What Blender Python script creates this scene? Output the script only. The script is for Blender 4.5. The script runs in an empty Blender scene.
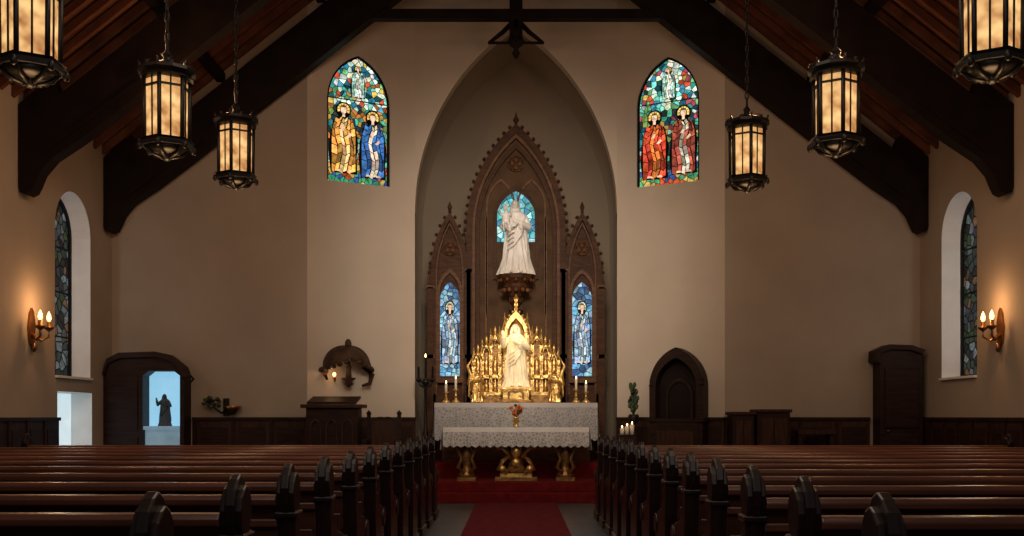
import bpy, bmesh, math, random
from mathutils import Vector, Matrix
from mathutils.geometry import tessellate_polygon
random.seed(7)
S=bpy.context.scene
S.view_settings.view_transform='Standard'
S.view_settings.look='None'
H=1.35
# ---------------------------------------------------------------- materials
MC={}
def mat(name,col,rough=.6,metal=0.,emit=None,es=0.,var=.25,scale=4.,bump=0.,stretch=None,spec=.5):
    if name in MC: return MC[name]
    m=bpy.data.materials.new(name); m.use_nodes=True
    nt=m.node_tree; p=nt.nodes['Principled BSDF']
    p.inputs['Roughness'].default_value=rough
    p.inputs['Metallic'].default_value=metal
    p.inputs['Specular IOR Level'].default_value=spec
    tc=nt.nodes.new('ShaderNodeTexCoord'); mp=nt.nodes.new('ShaderNodeMapping')
    nt.links.new(tc.outputs['Object'],mp.inputs['Vector'])
    if stretch: mp.inputs['Scale'].default_value=stretch
    n=nt.nodes.new('ShaderNodeTexNoise'); n.inputs['Scale'].default_value=scale; n.inputs['Detail'].default_value=6
    nt.links.new(mp.outputs['Vector'],n.inputs['Vector'])
    r=nt.nodes.new('ShaderNodeValToRGB')
    r.color_ramp.elements[0].position=.3; r.color_ramp.elements[1].position=.7
    r.color_ramp.elements[0].color=[c*(1-var) for c in col]+[1]
    r.color_ramp.elements[1].color=[min(1,c*(1+var)) for c in col]+[1]
    nt.links.new(n.outputs['Fac'],r.inputs['Fac'])
    nt.links.new(r.outputs['Color'],p.inputs['Base Color'])
    if bump:
        b=nt.nodes.new('ShaderNodeBump'); b.inputs['Strength'].default_value=bump; b.inputs['Distance'].default_value=.02
        nt.links.new(n.outputs['Fac'],b.inputs['Height']); nt.links.new(b.outputs['Normal'],p.inputs['Normal'])
    if emit:
        p.inputs['Emission Color'].default_value=list(emit)+[1]
        p.inputs['Emission Strength'].default_value=es
    MC[name]=m; return m
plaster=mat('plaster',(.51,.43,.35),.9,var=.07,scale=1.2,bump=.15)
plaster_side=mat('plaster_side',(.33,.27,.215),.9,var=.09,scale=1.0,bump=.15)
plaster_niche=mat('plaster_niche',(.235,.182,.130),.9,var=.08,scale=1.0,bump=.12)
white_reveal=mat('white_reveal',(.70,.69,.67),.8,var=.05)
wood=mat('dark_wood',(.022,.010,.007),.5,var=.45,scale=3,stretch=(1,1,6),spec=.15)
truss_m=mat('truss_wood',(.0095,.0048,.0032),.6,var=.4,scale=3,spec=.13)
deck_m=mat('deck_wood',(.062,.024,.014),.7,var=.5,scale=3,stretch=(1,12,1),spec=.2)
raft_m=mat('rafter_wood',(.115,.042,.022),.6,var=.4,scale=3,spec=.25)
pew_m=mat('pew_wood',(.045,.016,.010),.27,var=.5,scale=3,stretch=(.5,6,6))
pew_rail=mat('pew_rail_wood',(.105,.036,.021),.28,var=.4,scale=3,stretch=(.5,6,6))
pew_end=mat('pew_end_wood',(.014,.0065,.005),.32,var=.4,scale=4,stretch=(4,4,1),spec=.35)
wains=mat('wainscot_wood',(.040,.018,.011),.5,var=.4,scale=3,stretch=(6,6,1),spec=.15)
red=mat('red_carpet',(.105,.012,.018),.95,var=.3,scale=9,bump=.3,spec=.1)
redstep=mat('red_step_carpet',(.13,.010,.011),.95,var=.3,scale=9,spec=.1)
gold=mat('gold',(.74,.44,.15),.36,.8,var=.5,scale=14,bump=.6)
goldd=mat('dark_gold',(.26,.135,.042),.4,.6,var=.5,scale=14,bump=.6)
rer=mat('reredos_wood',(.055,.022,.0095),.55,var=.45,scale=6,stretch=(1,1,4),spec=.12)
rert=mat('reredos_trim',(.11,.048,.020),.5,var=.4,scale=6,stretch=(1,1,4),spec=.15)
rerp=mat('reredos_panel',(.080,.045,.024),.7,var=.3,scale=4,spec=.1)
marble=mat('statue_marble',(.70,.66,.61),.55,var=.12,scale=6)
marbleg=mat('statue_gilded_white_glow',(.88,.76,.52),.4,var=.15,scale=6,emit=(1,.75,.4),es=.12)  # slight emission paints a warm glow onto the gilded white statue
iron=mat('black_iron',(.012,.009,.008),.45,.5)
brass=mat('brass',(.26,.12,.04),.35,.9)
flame=mat('flame',(1,.7,.3),.5,emit=(1,.62,.25),es=9)
bulb=mat('bulb',(1,.7,.3),.5,emit=(1,.46,.14),es=6)
wax=mat('candle_wax',(.75,.68,.55),.5)
leadm=mat('lead',(.008,.008,.009),.6,spec=.1)
blueglow=mat('frosted_glass',(.6,.75,.8),.4,emit=(.60,.74,.80),es=.75)
skyglow=mat('door_glass_blue',(.2,.4,.5),.4,emit=(.26,.54,.74),es=1.0)
bluestone=mat('shadowed_stone',(.06,.09,.12),.7)
lit_stone=mat('lit_blue_stone',(.30,.45,.55),.7,emit=(.25,.45,.6),es=.25)  # faint emission puts the doorway's blue light into the plinth stone
leaf=mat('leaf',(.03,.06,.02),.6); petal=mat('petal_red',(.6,.08,.03),.6); petal2=mat('petal_orange',(.75,.25,.04),.6)
stonecap=mat('stone',(.34,.30,.27),.8)
def floor_mat():
    m=mat('slate_floor',(.06,.06,.065),.35,var=.3,scale=2)
    nt=m.node_tree;p=nt.nodes['Principled BSDF']
    tc=nt.nodes.new('ShaderNodeTexCoord'); br=nt.nodes.new('ShaderNodeTexBrick')
    br.offset=.5; br.inputs['Scale'].default_value=1.6; br.inputs['Mortar Size'].default_value=.012
    br.inputs['Color1'].default_value=(.045,.047,.055,1); br.inputs['Color2'].default_value=(.075,.078,.088,1); br.inputs['Mortar'].default_value=(.02,.02,.02,1)
    nt.links.new(tc.outputs['Object'],br.inputs['Vector']); nt.links.new(br.outputs['Color'],p.inputs['Base Color'])
    return m
floor_m=floor_mat()
def lace_mat(nm,a,c):
    m=bpy.data.materials.new(nm); m.use_nodes=True; nt=m.node_tree; p=nt.nodes['Principled BSDF']
    tc=nt.nodes.new('ShaderNodeTexCoord'); v=nt.nodes.new('ShaderNodeTexVoronoi'); v.inputs['Scale'].default_value=20; v.feature='DISTANCE_TO_EDGE'
    r=nt.nodes.new('ShaderNodeValToRGB'); r.color_ramp.elements[0].position=.05; r.color_ramp.elements[1].position=.22
    r.color_ramp.elements[0].color=(a,a*.97,a*.95,1); r.color_ramp.elements[1].color=(c,c*.97,c*.97,1)
    nt.links.new(tc.outputs['Object'],v.inputs['Vector']); nt.links.new(v.outputs['Distance'],r.inputs['Fac']); nt.links.new(r.outputs['Color'],p.inputs['Base Color'])
    p.inputs['Roughness'].default_value=.85
    return m
lace=lace_mat('lace_cloth',.52,.29); lace_r=lace_mat('lace_cloth_shaded',.36,.22)  # rear lace is the same cloth, darkened to carry its shadow
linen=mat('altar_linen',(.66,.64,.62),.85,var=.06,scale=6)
linen_r=mat('altar_linen_shaded',(.42,.40,.39),.85,var=.06,scale=6)  # darker copy of the linen, rear altar's shadow put into the colour
def glow_mat(name,c,c2,es):
    m=bpy.data.materials.new(name); m.use_nodes=True; nt=m.node_tree; p=nt.nodes['Principled BSDF']
    tc=nt.nodes.new('ShaderNodeTexCoord'); n=nt.nodes.new('ShaderNodeTexNoise'); n.inputs['Scale'].default_value=6
    r=nt.nodes.new('ShaderNodeValToRGB'); r.color_ramp.elements[0].position=.35; r.color_ramp.elements[1].position=.65
    r.color_ramp.elements[0].color=list(c)+[1]; r.color_ramp.elements[1].color=list(c2)+[1]
    nt.links.new(tc.outputs['Object'],n.inputs['Vector']); nt.links.new(n.outputs['Fac'],r.inputs['Fac'])
    nt.links.new(r.outputs['Color'],p.inputs['Emission Color']); p.inputs['Emission Strength'].default_value=es
    p.inputs['Base Color'].default_value=(.12,.07,.03,1); p.inputs['Specular IOR Level'].default_value=.2
    return m
lampglass=glow_mat('lantern_glass',(.34,.12,.03),(1.0,.60,.24),1.1)
def sg_mat():
    m=bpy.data.materials.new('stained_glass'); m.use_nodes=True; nt=m.node_tree; p=nt.nodes['Principled BSDF']
    a=nt.nodes.new('ShaderNodeAttribute'); a.attribute_name='Col'
    tc=nt.nodes.new('ShaderNodeTexCoord'); n=nt.nodes.new('ShaderNodeTexNoise'); n.inputs['Scale'].default_value=14; n.inputs['Detail'].default_value=5
    r=nt.nodes.new('ShaderNodeValToRGB'); r.color_ramp.elements[0].position=.3; r.color_ramp.elements[1].position=.7
    r.color_ramp.elements[0].color=(.35,.35,.35,1); r.color_ramp.elements[1].color=(1.3,1.3,1.3,1)
    mx=nt.nodes.new('ShaderNodeMixRGB'); mx.blend_type='MULTIPLY'; mx.inputs['Fac'].default_value=1
    nt.links.new(tc.outputs['Object'],n.inputs['Vector']); nt.links.new(n.outputs['Fac'],r.inputs['Fac'])
    nt.links.new(a.outputs['Color'],mx.inputs['Color1']); nt.links.new(r.outputs['Color'],mx.inputs['Color2'])
    nt.links.new(mx.outputs['Color'],p.inputs['Emission Color']); p.inputs['Emission Strength'].default_value=1.5
    p.inputs['Base Color'].default_value=(.01,.01,.01,1); p.inputs['Roughness'].default_value=.45; p.inputs['Specular IOR Level'].default_value=.15
    return m
sgm=sg_mat()
# ---------------------------------------------------------------- builder
class B:
    def __init__(s,name): s.name=name; s.bm=bmesh.new(); s.mats=[]; s.col=s.bm.loops.layers.float_color.new('Col')
    def mi(s,m):
        if m not in s.mats: s.mats.append(m)
        return s.mats.index(m)
    def face(s,vs,m,smooth=False,col=None):
        try: f=s.bm.faces.new(vs)
        except ValueError: return None
        f.material_index=s.mi(m); f.smooth=smooth
        if col:
            for l in f.loops: l[s.col]=(col[0],col[1],col[2],1)
        return f
    def box(s,x0,x1,y0,y1,z0,z1,m,M=None):
        P=[Vector((x,y,z)) for z in(z0,z1) for x,y in((x0,y0),(x1,y0),(x1,y1),(x0,y1))]
        if M: P=[M@p for p in P]
        v=[s.bm.verts.new(p) for p in P]
        for q in((3,2,1,0),(4,5,6,7),(0,1,5,4),(1,2,6,5),(2,3,7,6),(3,0,4,7)): s.face([v[i] for i in q],m)
    def prism(s,pts,d0,d1,m,axis='y'):
        def mp(a,b,d):
            return {'y':(a,d,b),'x':(d,a,b),'z':(a,b,d)}[axis]
        f=[s.bm.verts.new(mp(a,b,d0)) for a,b in pts]; k=[s.bm.verts.new(mp(a,b,d1)) for a,b in pts]
        n=len(pts)
        tri=tessellate_polygon([[Vector((a,b,0)) for a,b in pts]])
        for t in tri:
            s.face([f[i] for i in t],m); s.face([k[i] for i in reversed(t)],m)
        for i in range(n):
            j=(i+1)%n; s.face([f[i],f[j],k[j],k[i]],m)
    def flat(s,pts,y,col):
        v=[s.bm.verts.new((a,y,c)) for a,c in pts]
        for t in tessellate_polygon([[Vector((a,c,0)) for a,c in pts]]): s.face([v[i] for i in t],sgm,False,col)
    def panel(s,outer,holes,d0,d1,m,rim=None):
        rim=rim or m
        loops=[outer]+holes; allp=[p for l in loops for p in l]
        f=[s.bm.verts.new((a,d0,b)) for a,b in allp]; k=[s.bm.verts.new((a,d1,b)) for a,b in allp]
        for t in tessellate_polygon([[Vector((a,b,0)) for a,b in l] for l in loops]):
            s.face([f[i] for i in t],m); s.face([k[i] for i in reversed(t)],m)
        o=0
        for li,l in enumerate(loops):
            n=len(l)
            for i in range(n):
                j=(i+1)%n; s.face([f[o+i],f[o+j],k[o+j],k[o+i]],rim if li else m)
            o+=n
    def strip(s,A,Bp,d0,d1,m,closed=False):
        n=len(A); V=[[s.bm.verts.new((p[0],d,p[1])) for p in L] for L in(A,Bp) for d in(d0,d1)]
        a0,a1,b0,b1=V
        for i in range(n if closed else n-1):
            j=(i+1)%n
            s.face([a0[i],a0[j],b0[j],b0[i]],m); s.face([a1[i],b1[i],b1[j],a1[j]],m)
            s.face([a0[i],a1[i],a1[j],a0[j]],m); s.face([b0[i],b0[j],b1[j],b1[i]],m)
        if not closed:
            for i in(0,n-1): s.face([a0[i],b0[i],b1[i],a1[i]],m)
    def lathe(s,prof,c,m,seg=12,sx=1,sy=1,smooth=True,rot=0,fold=None):
        rings=[]
        for r,z in prof:
            ring=[]
            for i in range(seg):
                t=2*math.pi*i/seg+rot; rr=max(r,.0004)
                if fold: rr*=fold(t,z)
                ring.append(s.bm.verts.new((c[0]+rr*sx*math.cos(t),c[1]+rr*sy*math.sin(t),c[2]+z)))
            rings.append(ring)
        for a,b in zip(rings,rings[1:]):
            for i in range(seg):
                j=(i+1)%seg; s.face([a[i],a[j],b[j],b[i]],m,smooth)
        s.face(list(reversed(rings[0])),m); s.face(rings[-1],m)
    def tube(s,pts,rad,m,seg=8):
        pts=[Vector(p) for p in pts]
        if not hasattr(rad,'__len__'): rad=[rad]*len(pts)
        rings=[]
        for i,p in enumerate(pts):
            d=(pts[min(i+1,len(pts)-1)]-pts[max(i-1,0)]).normalized()
            up=Vector((0,0,1)) if abs(d.z)<.9 else Vector((0,1,0))
            u=d.cross(up).normalized(); w=d.cross(u).normalized()
            rings.append([s.bm.verts.new(p+(u*math.cos(t)+w*math.sin(t))*rad[i]) for t in [2*math.pi*k/seg for k in range(seg)]])
        for a,b in zip(rings,rings[1:]):
            for i in range(seg):
                j=(i+1)%seg; s.face([a[i],a[j],b[j],b[i]],m,True)
        s.face(list(reversed(rings[0])),m); s.face(rings[-1],m)
    def ball(s,c,r,m,seg=10,rot=None):
        if not hasattr(r,'__len__'): r=(r,r,r)
        n=max(4,seg//2); rings=[]
        R=rot.to_matrix() if rot else None
        def pt(x,y,z):
            v=Vector((x*r[0],y*r[1],z*r[2])); 
            if R: v=R@v
            return s.bm.verts.new(v+Vector(c))
        top=pt(0,0,1);bot=pt(0,0,-1)
        for k in range(1,n):
            a=math.pi*k/n; rings.append([pt(math.sin(a)*math.cos(2*math.pi*i/seg),math.sin(a)*math.sin(2*math.pi*i/seg),math.cos(a)) for i in range(seg)])
        for i in range(seg):
            j=(i+1)%seg; s.face([top,rings[0][i],rings[0][j]],m,True); s.face([bot,rings[-1][j],rings[-1][i]],m,True)
            for a,b in zip(rings,rings[1:]): s.face([a[i],b[i],b[j],a[j]],m,True)
    def done(s,loc=(0,0,0),rz=0,bevel=0,remesh=0,smooth_it=0,scale=1):
        bmesh.ops.recalc_face_normals(s.bm,faces=s.bm.faces[:])
        me=bpy.data.meshes.new(s.name); s.bm.to_mesh(me); s.bm.free()
        for m in s.mats: me.materials.append(m)
        o=bpy.data.objects.new(s.name,me); S.collection.objects.link(o); o.location=loc; o.rotation_euler[2]=rz; o.scale=(scale,)*3
        if remesh:
            d=o.modifiers.new('r','REMESH'); d.mode='VOXEL'; d.voxel_size=remesh; d.use_smooth_shade=True
            if smooth_it:
                d=o.modifiers.new('s','SMOOTH'); d.iterations=smooth_it; d.factor=.5
        if bevel:
            d=o.modifiers.new('b','BEVEL'); d.width=bevel; d.segments=2; d.limit_method='ANGLE'; d.angle_limit=math.radians(40)
        return o
def arch(hw,zs,rise,n=10,cx=0):
    R=(hw*hw+rise*rise)/(2*hw); t1=math.acos(max(-1,min(1,(hw-R)/R)))
    L=[]
    for i in range(n+1):
        t=math.pi+(t1-math.pi)*i/n; L.append((-hw+R+R*math.cos(t),zs+R*math.sin(t)))
    L[-1]=(0,zs+rise)
    return [(cx+x,z) for x,z in L]+[(cx-x,z) for x,z in reversed(L[:-1])]
def aout(hw,z0,zs,rise,n=10,cx=0): return [(cx-hw,z0)]+arch(hw,zs,rise,n,cx)+[(cx+hw,z0)]
# stained glass with real leaded cells
def clip(poly,nx,ny,d):
    out=[]
    for i in range(len(poly)):
        a=poly[i]; b=poly[(i+1)%len(poly)]
        da=a[0]*nx+a[1]*ny-d; db=b[0]*nx+b[1]*ny-d
        if da<=0: out.append(a)
        if (da<0<db) or (db<0<da):
            t=da/(da-db); out.append((a[0]+(b[0]-a[0])*t,a[1]+(b[1]-a[1])*t))
    return out
def glass(b,outline,n,colf,lead,y,seed=1,off=(0,0)):
    rnd=random.Random(seed)
    xs=[p[0] for p in outline]; zs=[p[1] for p in outline]
    x0,x1,z0,z1=min(xs),max(xs),min(zs),max(zs)
    st=[]
    while len(st)<n:
        best=None;bd=-1
        for _ in range(5):
            c=(rnd.uniform(x0,x1),rnd.uniform(z0,z1))
            d=min([(c[0]-s[0])**2+(c[1]-s[1])**2 for s in st] or [1])
            if d>bd: bd=d;best=c
        st.append(best)
    for i,a in enumerate(st):
        poly=list(outline)
        for j,c in enumerate(st):
            if i==j: continue
            dx,dz=c[0]-a[0],c[1]-a[1]; L=math.hypot(dx,dz)
            nx,nz=dx/L,dz/L
            poly=clip(poly,nx,nz,(a[0]+c[0])/2*nx+(a[1]+c[1])/2*nz-lead/2)
            if len(poly)<3: break
        if len(poly)<3: continue
        u=(a[0]-x0)/(x1-x0); v=(a[1]-z0)/(z1-z0)
        c=colf(u,v,rnd)
        vs=[b.bm.verts.new((p[0]+off[0],y,p[1]+off[1])) for p in poly]
        b.face(vs,sgm,False,c)
    b.prism([(p[0]+off[0],p[1]+off[1]) for p in outline],y+.012,y+.03,leadm)
def jit(c,r,a=.3): 
    k=1+r.uniform(-a,a); return tuple(max(0,x*k*(1+r.uniform(-.1,.1))) for x in c)
def glass_figure(b,cx,z0,h,inner,mantle,halo,y,seed,face=(.75,.48,.32),lean=1):
    """a saint assembled from separate leaded glass pieces in front of the background cells"""
    r=random.Random(seed)
    def Q(x,z): return (cx+x*h*lean,z0+z*h)
    sil=[(-.17,0),(-.20,.25),(-.185,.5),(-.15,.66),(-.14,.74),(-.06,.80),(-.10,.86),(-.10,.95),(-.05,1.01),(.05,1.01),(.10,.95),(.10,.86),(.06,.80),(.14,.74),(.17,.64),(.20,.45),(.18,.22),(.19,0)]
    v=[Q(*p) for p in sil]
    b.prism(v,y-.004,y+.012,leadm)
    y-=.009
    for k in range(8):
        a0=-.5+k*(math.pi+1)/8; a1=a0+(math.pi+1)/8-.10
        b.flat([Q(.085*math.cos(a),.90+.085*math.sin(a)*1.1) for a in(a0,a1)]+[Q(.052*math.cos(a),.90+.052*math.sin(a)*1.2) for a in(a1,a0)],y,jit(halo,r,.2))
    b.flat([Q(.042*math.cos(a),.90+.058*math.sin(a)) for a in [i*math.pi/5 for i in range(10)]],y,face)
    b.flat([Q(-.045,.915),Q(-.038,.955),Q(0,.972),Q(.038,.955),Q(.045,.915),Q(.03,.935),Q(-.03,.935)],y-.002,(.10,.05,.02))
    b.flat([Q(-.018,.845),Q(.018,.845),Q(.02,.80),Q(-.02,.80)],y,face)
    def xb(t,z):
        w=.165 if z<.6 else .165-(z-.6)*.30
        return t*w
    zs_=[.01,.13,.27,.40,.52,.63,.72,.785]
    ts=[-1,-.62,-.25,.08,.42,.72,1]
    for i in range(len(zs_)-1):
        for k in range(6):
            za,zb=zs_[i]+.006,zs_[i+1]-.006
            sk=.16*math.sin(i*1.3+seed)
            A=xb(ts[k]+sk*(abs(ts[k])<.9),za)+.005;Bq=xb(ts[k+1]+sk*(abs(ts[k+1])<.9),za)-.005
            sk2=.16*math.sin((i+1)*1.3+seed)
            C=xb(ts[k+1]+sk2*(abs(ts[k+1])<.9),zb)-.005;D=xb(ts[k]+sk2*(abs(ts[k])<.9),zb)+.005
            g=.045*(1 if k%2 else -1)
            col=inner if k in(2,3) else mantle
            if i in (3,4) and k in (3,4): col=mantle
            b.flat([Q(A,za),Q(Bq,za+g*.5),Q(C,zb+g*.5),Q(D,zb)],y,jit(col,r,.65))
    b.flat([Q(-.05,.60),Q(-.01,.66),Q(.02,.655),Q(.0,.60)],y-.004,face)
    b.flat([Q(.03,.52),Q(.09,.58),Q(.11,.55),Q(.06,.50)],y-.004,face)
    b.flat([Q(-.10,.02),Q(-.02,.02),Q(-.04,.045),Q(-.09,.05)],y-.004,face); b.flat([Q(.04,.02),Q(.12,.02),Q(.10,.05),Q(.05,.045)],y-.004,face)
def fig_window(robeL,robeR,accent):
    def f(u,v,r):
        if v<.13: return jit(r.choice([(.03,.24,.12),(.06,.30,.14),(.45,.07,.02),(.03,.08,.26),(.45,.32,.08)]),r)
        if abs(u-.5)<.05 and v>.60 or (abs(v-.84)<.025 and abs(u-.5)<.2): return jit((.75,.70,.50),r,.2)
        if v>.60: return jit(r.choice([(.05,.36,.32),(.16,.52,.42),(.52,.68,.56),(.60,.70,.60),(.02,.14,.20),accent,(.14,.38,.14),(.01,.05,.05),(.05,.24,.38),(.55,.38,.08),(.45,.07,.03)]),r,.45)
        return jit(r.choice([(.03,.18,.16),(.06,.32,.20),(.01,.05,.08),(.36,.48,.38),(.16,.24,.06),(.02,.03,.03),(.5,.30,.06),accent]),r,.4)
    return f
def blue_window(u,v,r):
    if abs(u-.5)<.17 and .15<v<.7: return jit(r.choice([(.38,.48,.52),(.26,.38,.46),(.36,.42,.38)]),r)
    return jit(r.choice([(.10,.28,.42),(.28,.46,.54),(.05,.15,.30),(.22,.40,.48),(.03,.07,.15)]),r,.3)
def halo_window(u,v,r): return jit(r.choice([(.06,.38,.42),(.18,.55,.56),(.34,.60,.58),(.04,.22,.30),(.07,.34,.32)]),r,.3)
def side_window(u,v,r): return jit(r.choice([(.010,.014,.014),(.02,.024,.024),(.06,.068,.068),(.006,.006,.007),(.06,.032,.015),(.013,.02,.010)]),r,.4)
# ---------------------------------------------------------------- room shell
W=6.87; SL=.79; ZE=5.85
rz=lambda x: ZE+(W-abs(x))*SL
b=B('floor'); b.box(-W-.3,W+.3,-1,19.8,-.2,0,floor_m); b.done()
b=B('aisle_carpet'); b.box(-.62,.62,-.5,15.48,0,.012,red); b.done()
def sidewall(sign,name):
    b=B(name)
    hole=aout(.62,1.92,4.2,.62,8,cx=15.52)
    holes=[hole]
    for cy in (11.6,7.7,3.8): holes.append(aout(.62,1.92,4.2,.62,8,cx=cy))
    if sign<0: holes.append([(14.98,.35),(14.98,1.72),(16.2,1.72),(16.2,.35)])
    outer=[(0,0),(0,ZE+.15),(17.3,ZE+.15),(17.3,0)]
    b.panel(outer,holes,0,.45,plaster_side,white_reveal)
    for v in b.bm.verts:
        u,d,z=v.co; v.co=(sign*(W+d),u,z)
    return b.done()
sidewall(-1,'wall_left'); sidewall(1,'wall_right')
k=0
for sign in(-1,1):
    for ci,cy in enumerate((15.52,11.6,7.7,3.8)):
        k+=1; b=B('window_%d'%k)
        glass(b,aout(.60,1.94,4.2,.60,8),170,side_window,.02,0,seed=k)
        b.strip(aout(.62,1.93,4.2,.62,8),aout(.55,2.0,4.2,.55,8),-.03,.04,leadm)
        for zz in(2.6,3.3,4.0): b.box(-.58,.58,-.02,.0,zz-.012,zz+.012,leadm)
        for v in b.bm.verts:
            u,d,z=v.co; v.co=(sign*d,u,z)
        b.done(loc=(sign*(W+.33),cy,0))
        b=B('trim_sill_%d'%k); b.box(min(sign*(W-.05),sign*(W+.28)),max(sign*(W-.05),sign*(W+.28)),cy-.615,cy+.615,1.925,1.96,white_reveal); b.done()
b=B('window_low'); b.box(-W-.36,-W-.33,15.0,16.18,.36,1.71,blueglow); b.box(-W-.33,-W-.31,15.57,15.6,.36,1.71,white_reveal); b.done()
for nm,a,c in(('wall_back_left',-W,-3.55),('wall_back_right',3.55,W)):
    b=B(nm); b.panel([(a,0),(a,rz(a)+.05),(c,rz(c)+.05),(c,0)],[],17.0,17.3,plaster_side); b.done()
CA=math.atan2(.9,1.74); CL=math.hypot(1.74,.9)
WR=CL-.917-.10
win=lambda cx:aout(.57,5.40,6.80,.83,10,cx=cx)
b=B('wall_apse_left'); b.panel([(0,0),(0,rz(3.55)+.05),(CL,rz(1.81)+.05),(CL,0)],[win(.917)],0,.25,plaster,stonecap); b.done(loc=(-3.55,17,0),rz=CA)
b=B('wall_apse_right'); b.panel([(0,0),(0,rz(1.81)+.05),(CL,rz(3.55)+.05),(CL,0)],[win(WR)],0,.25,plaster,stonecap); b.done(loc=(1.81,17.9,0),rz=-CA)
b=B('wall_arch'); A=arch(1.81,5.0,3.35,18)
b.panel(A+[(1.81,rz(1.81)+.05),(0,rz(0)+.05),(-1.81,rz(1.81)+.05)],[],17.9,18.15,plaster); b.done()
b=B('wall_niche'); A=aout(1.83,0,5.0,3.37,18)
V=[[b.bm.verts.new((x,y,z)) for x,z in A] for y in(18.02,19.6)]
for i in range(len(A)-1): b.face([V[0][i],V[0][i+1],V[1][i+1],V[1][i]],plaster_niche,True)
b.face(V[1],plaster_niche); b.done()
def bigwin(name,figs,acc,ox,oy,ang,cx,seed):
    b=B(name)
    glass(b,aout(.56,0,1.40,.82,10),330,fig_window(None,None,acc),.011,0,seed)
    b.strip(aout(.57,-.005,1.40,.83,10),aout(.535,.03,1.40,.79,10),-.03,.03,leadm)
    b.box(-.535,.535,-.012,0,1.44,1.456,leadm)
    for i,(fx,fz,fh,inn,man,hal) in enumerate(figs): glass_figure(b,fx,fz,fh,inn,man,hal,-.012,seed+i,lean=1.08)
    glass_figure(b,0,1.50,.55,(.75,.72,.6),(.40,.62,.50),(.8,.55,.15),-.012,seed+9,lean=1.25)
    d=Vector((math.cos(ang),math.sin(ang),0)); n=Vector((-math.sin(ang),math.cos(ang),0))
    p=Vector((ox,oy,5.405))+d*cx+n*.07; b.done(loc=p,rz=ang)
ha=(.85,.58,.14)
bigwin('window_9',[(-.26,.16,1.22,(.80,.50,.20),(.68,.30,.06),ha),(.27,.12,1.18,(.7,.55,.38),(.04,.14,.36),ha)],(.45,.16,.04),-3.55,17,CA,.917,11)
bigwin('window_10',[(-.26,.12,1.20,(.60,.16,.03),(.58,.06,.025),ha),(.27,.16,1.18,(.65,.58,.40),(.36,.07,.04),ha)],(.30,.06,.08),1.81,17.9,-CA,WR,12)
def wains_run(name,x0,x1,loc,rz_=0,h=1.28):
    b=B(name); b.box(x0,x1,-.04,0,0,h,wains); b.box(x0,x1,-.07,0,h,h+.05,wood); b.box(x0,x1,-.06,0,0,.16,wood)
    n=max(1,int((x1-x0)/.5)); w=(x1-x0)/n
    for i in range(n):
        b.box(x0+i*w+.02,x0+i*w+.08,-.06,0,.16,h,wood)
        b.box(x0+i*w+.14,x0+(i+1)*w-.06,-.05,0,.28,h-.12,wood)
    b.done(loc=loc,rz=rz_)
wains_run('baseboard_back_left',-5.49,-3.55,(0,17,0)); wains_run('baseboard_back_right',3.55,6.0,(0,17,0))
wains_run('baseboard_apse_left',0,CL,(-3.55,17,0),CA); wains_run('baseboard_apse_right',0,CL,(1.81,17.9,0),-CA)
wains_run('baseboard_left',0,14.95,(-W,0,0),math.pi/2); wains_run('baseboard_right',-17,0,(W,0,0),-math.pi/2)
# ceiling
b=B('ceiling')
for s in(-1,1):
    b.prism([(s*(W+.45),rz(W+.45)),(0,rz(0)),(0,rz(0)+.15),(s*(W+.45),rz(W+.45)+.15)],0,19.8,deck_m)
b.done()
b=B('ceiling_rafters')
y=.4
while y<17.9:
    for s in(-1,1):
        b.prism([(s*(W-.01),rz(W)-.02),(0,rz(0)-.02),(0,rz(0)-.15),(s*(W-.01),rz(W)-.15)],y,y+.08,raft_m)
    y+=.33
b.done()
b=B('ceiling_purlins')
for xx in(5.0,3.3,1.6):
    for s in(-1,1):
        z=rz(xx)-.15
        b.prism([(s*xx-.07,z-.02),(s*xx+.07,z-.02),(s*xx+.07,z-.17),(s*xx-.07,z-.17)],0,16.95,truss_m)
b.box(-.12,.12,0,17.8,rz(0)-.42,rz(0)-.15,truss_m)
b.done()
LN=lambda x:4.45+SL*(W-x)
for ty in(5.2,8.1,11.0,13.9,16.75):
    b=B('roof_truss')
    for s in(-1,1):
        P=[(W-.01,rz(W)-.2),(W-.01,4.50),(6.84,4.44),(6.76,4.41),(6.68,4.45),(6.63,4.55),(6.57,4.70),(6.40,LN(6.40)+.08),(6.0,LN(6.0)+.03),(5.4,LN(5.4)+.01),(0,LN(0)),(0,LN(0)+.86),(6.3,LN(6.3)+.88),(6.4,rz(6.4)-.2)]
        b.prism([(s*x,z) for x,z in P],ty-.12,ty+.12,truss_m)
        b.prism([(s*x,z) for x,z in [(6.50,4.96),(5.2,LN(5.2)+.14),(5.2,LN(5.2)+.2),(6.50,5.04)]],ty-.15,ty+.15,truss_m)
    b.box(-2.5,2.5,ty-.08,ty+.08,7.98,8.14,truss_m)
    b.box(-.11,.11,ty-.1,ty+.1,7.62,rz(0)-.3,truss_m)
    b.lathe([(.02,-.28),(.07,-.2),(.03,-.12),(.12,-.05),(.15,0),(.12,.06)],(0,ty,7.62),truss_m,10)
    for a in range(4):
        t=a*math.pi/2
        c,s_=math.cos(t),math.sin(t)
        b.tube([(0.08*c,ty+.08*s_,7.92),(.22*c,ty+.22*s_,7.78),(.45*c,ty+.45*s_,7.60)],[.045,.04,.03],truss_m)
        b.tube([(0,ty,7.60),(.47*c,ty+.47*s_,7.60)],.025,truss_m)
    b.done()
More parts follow.
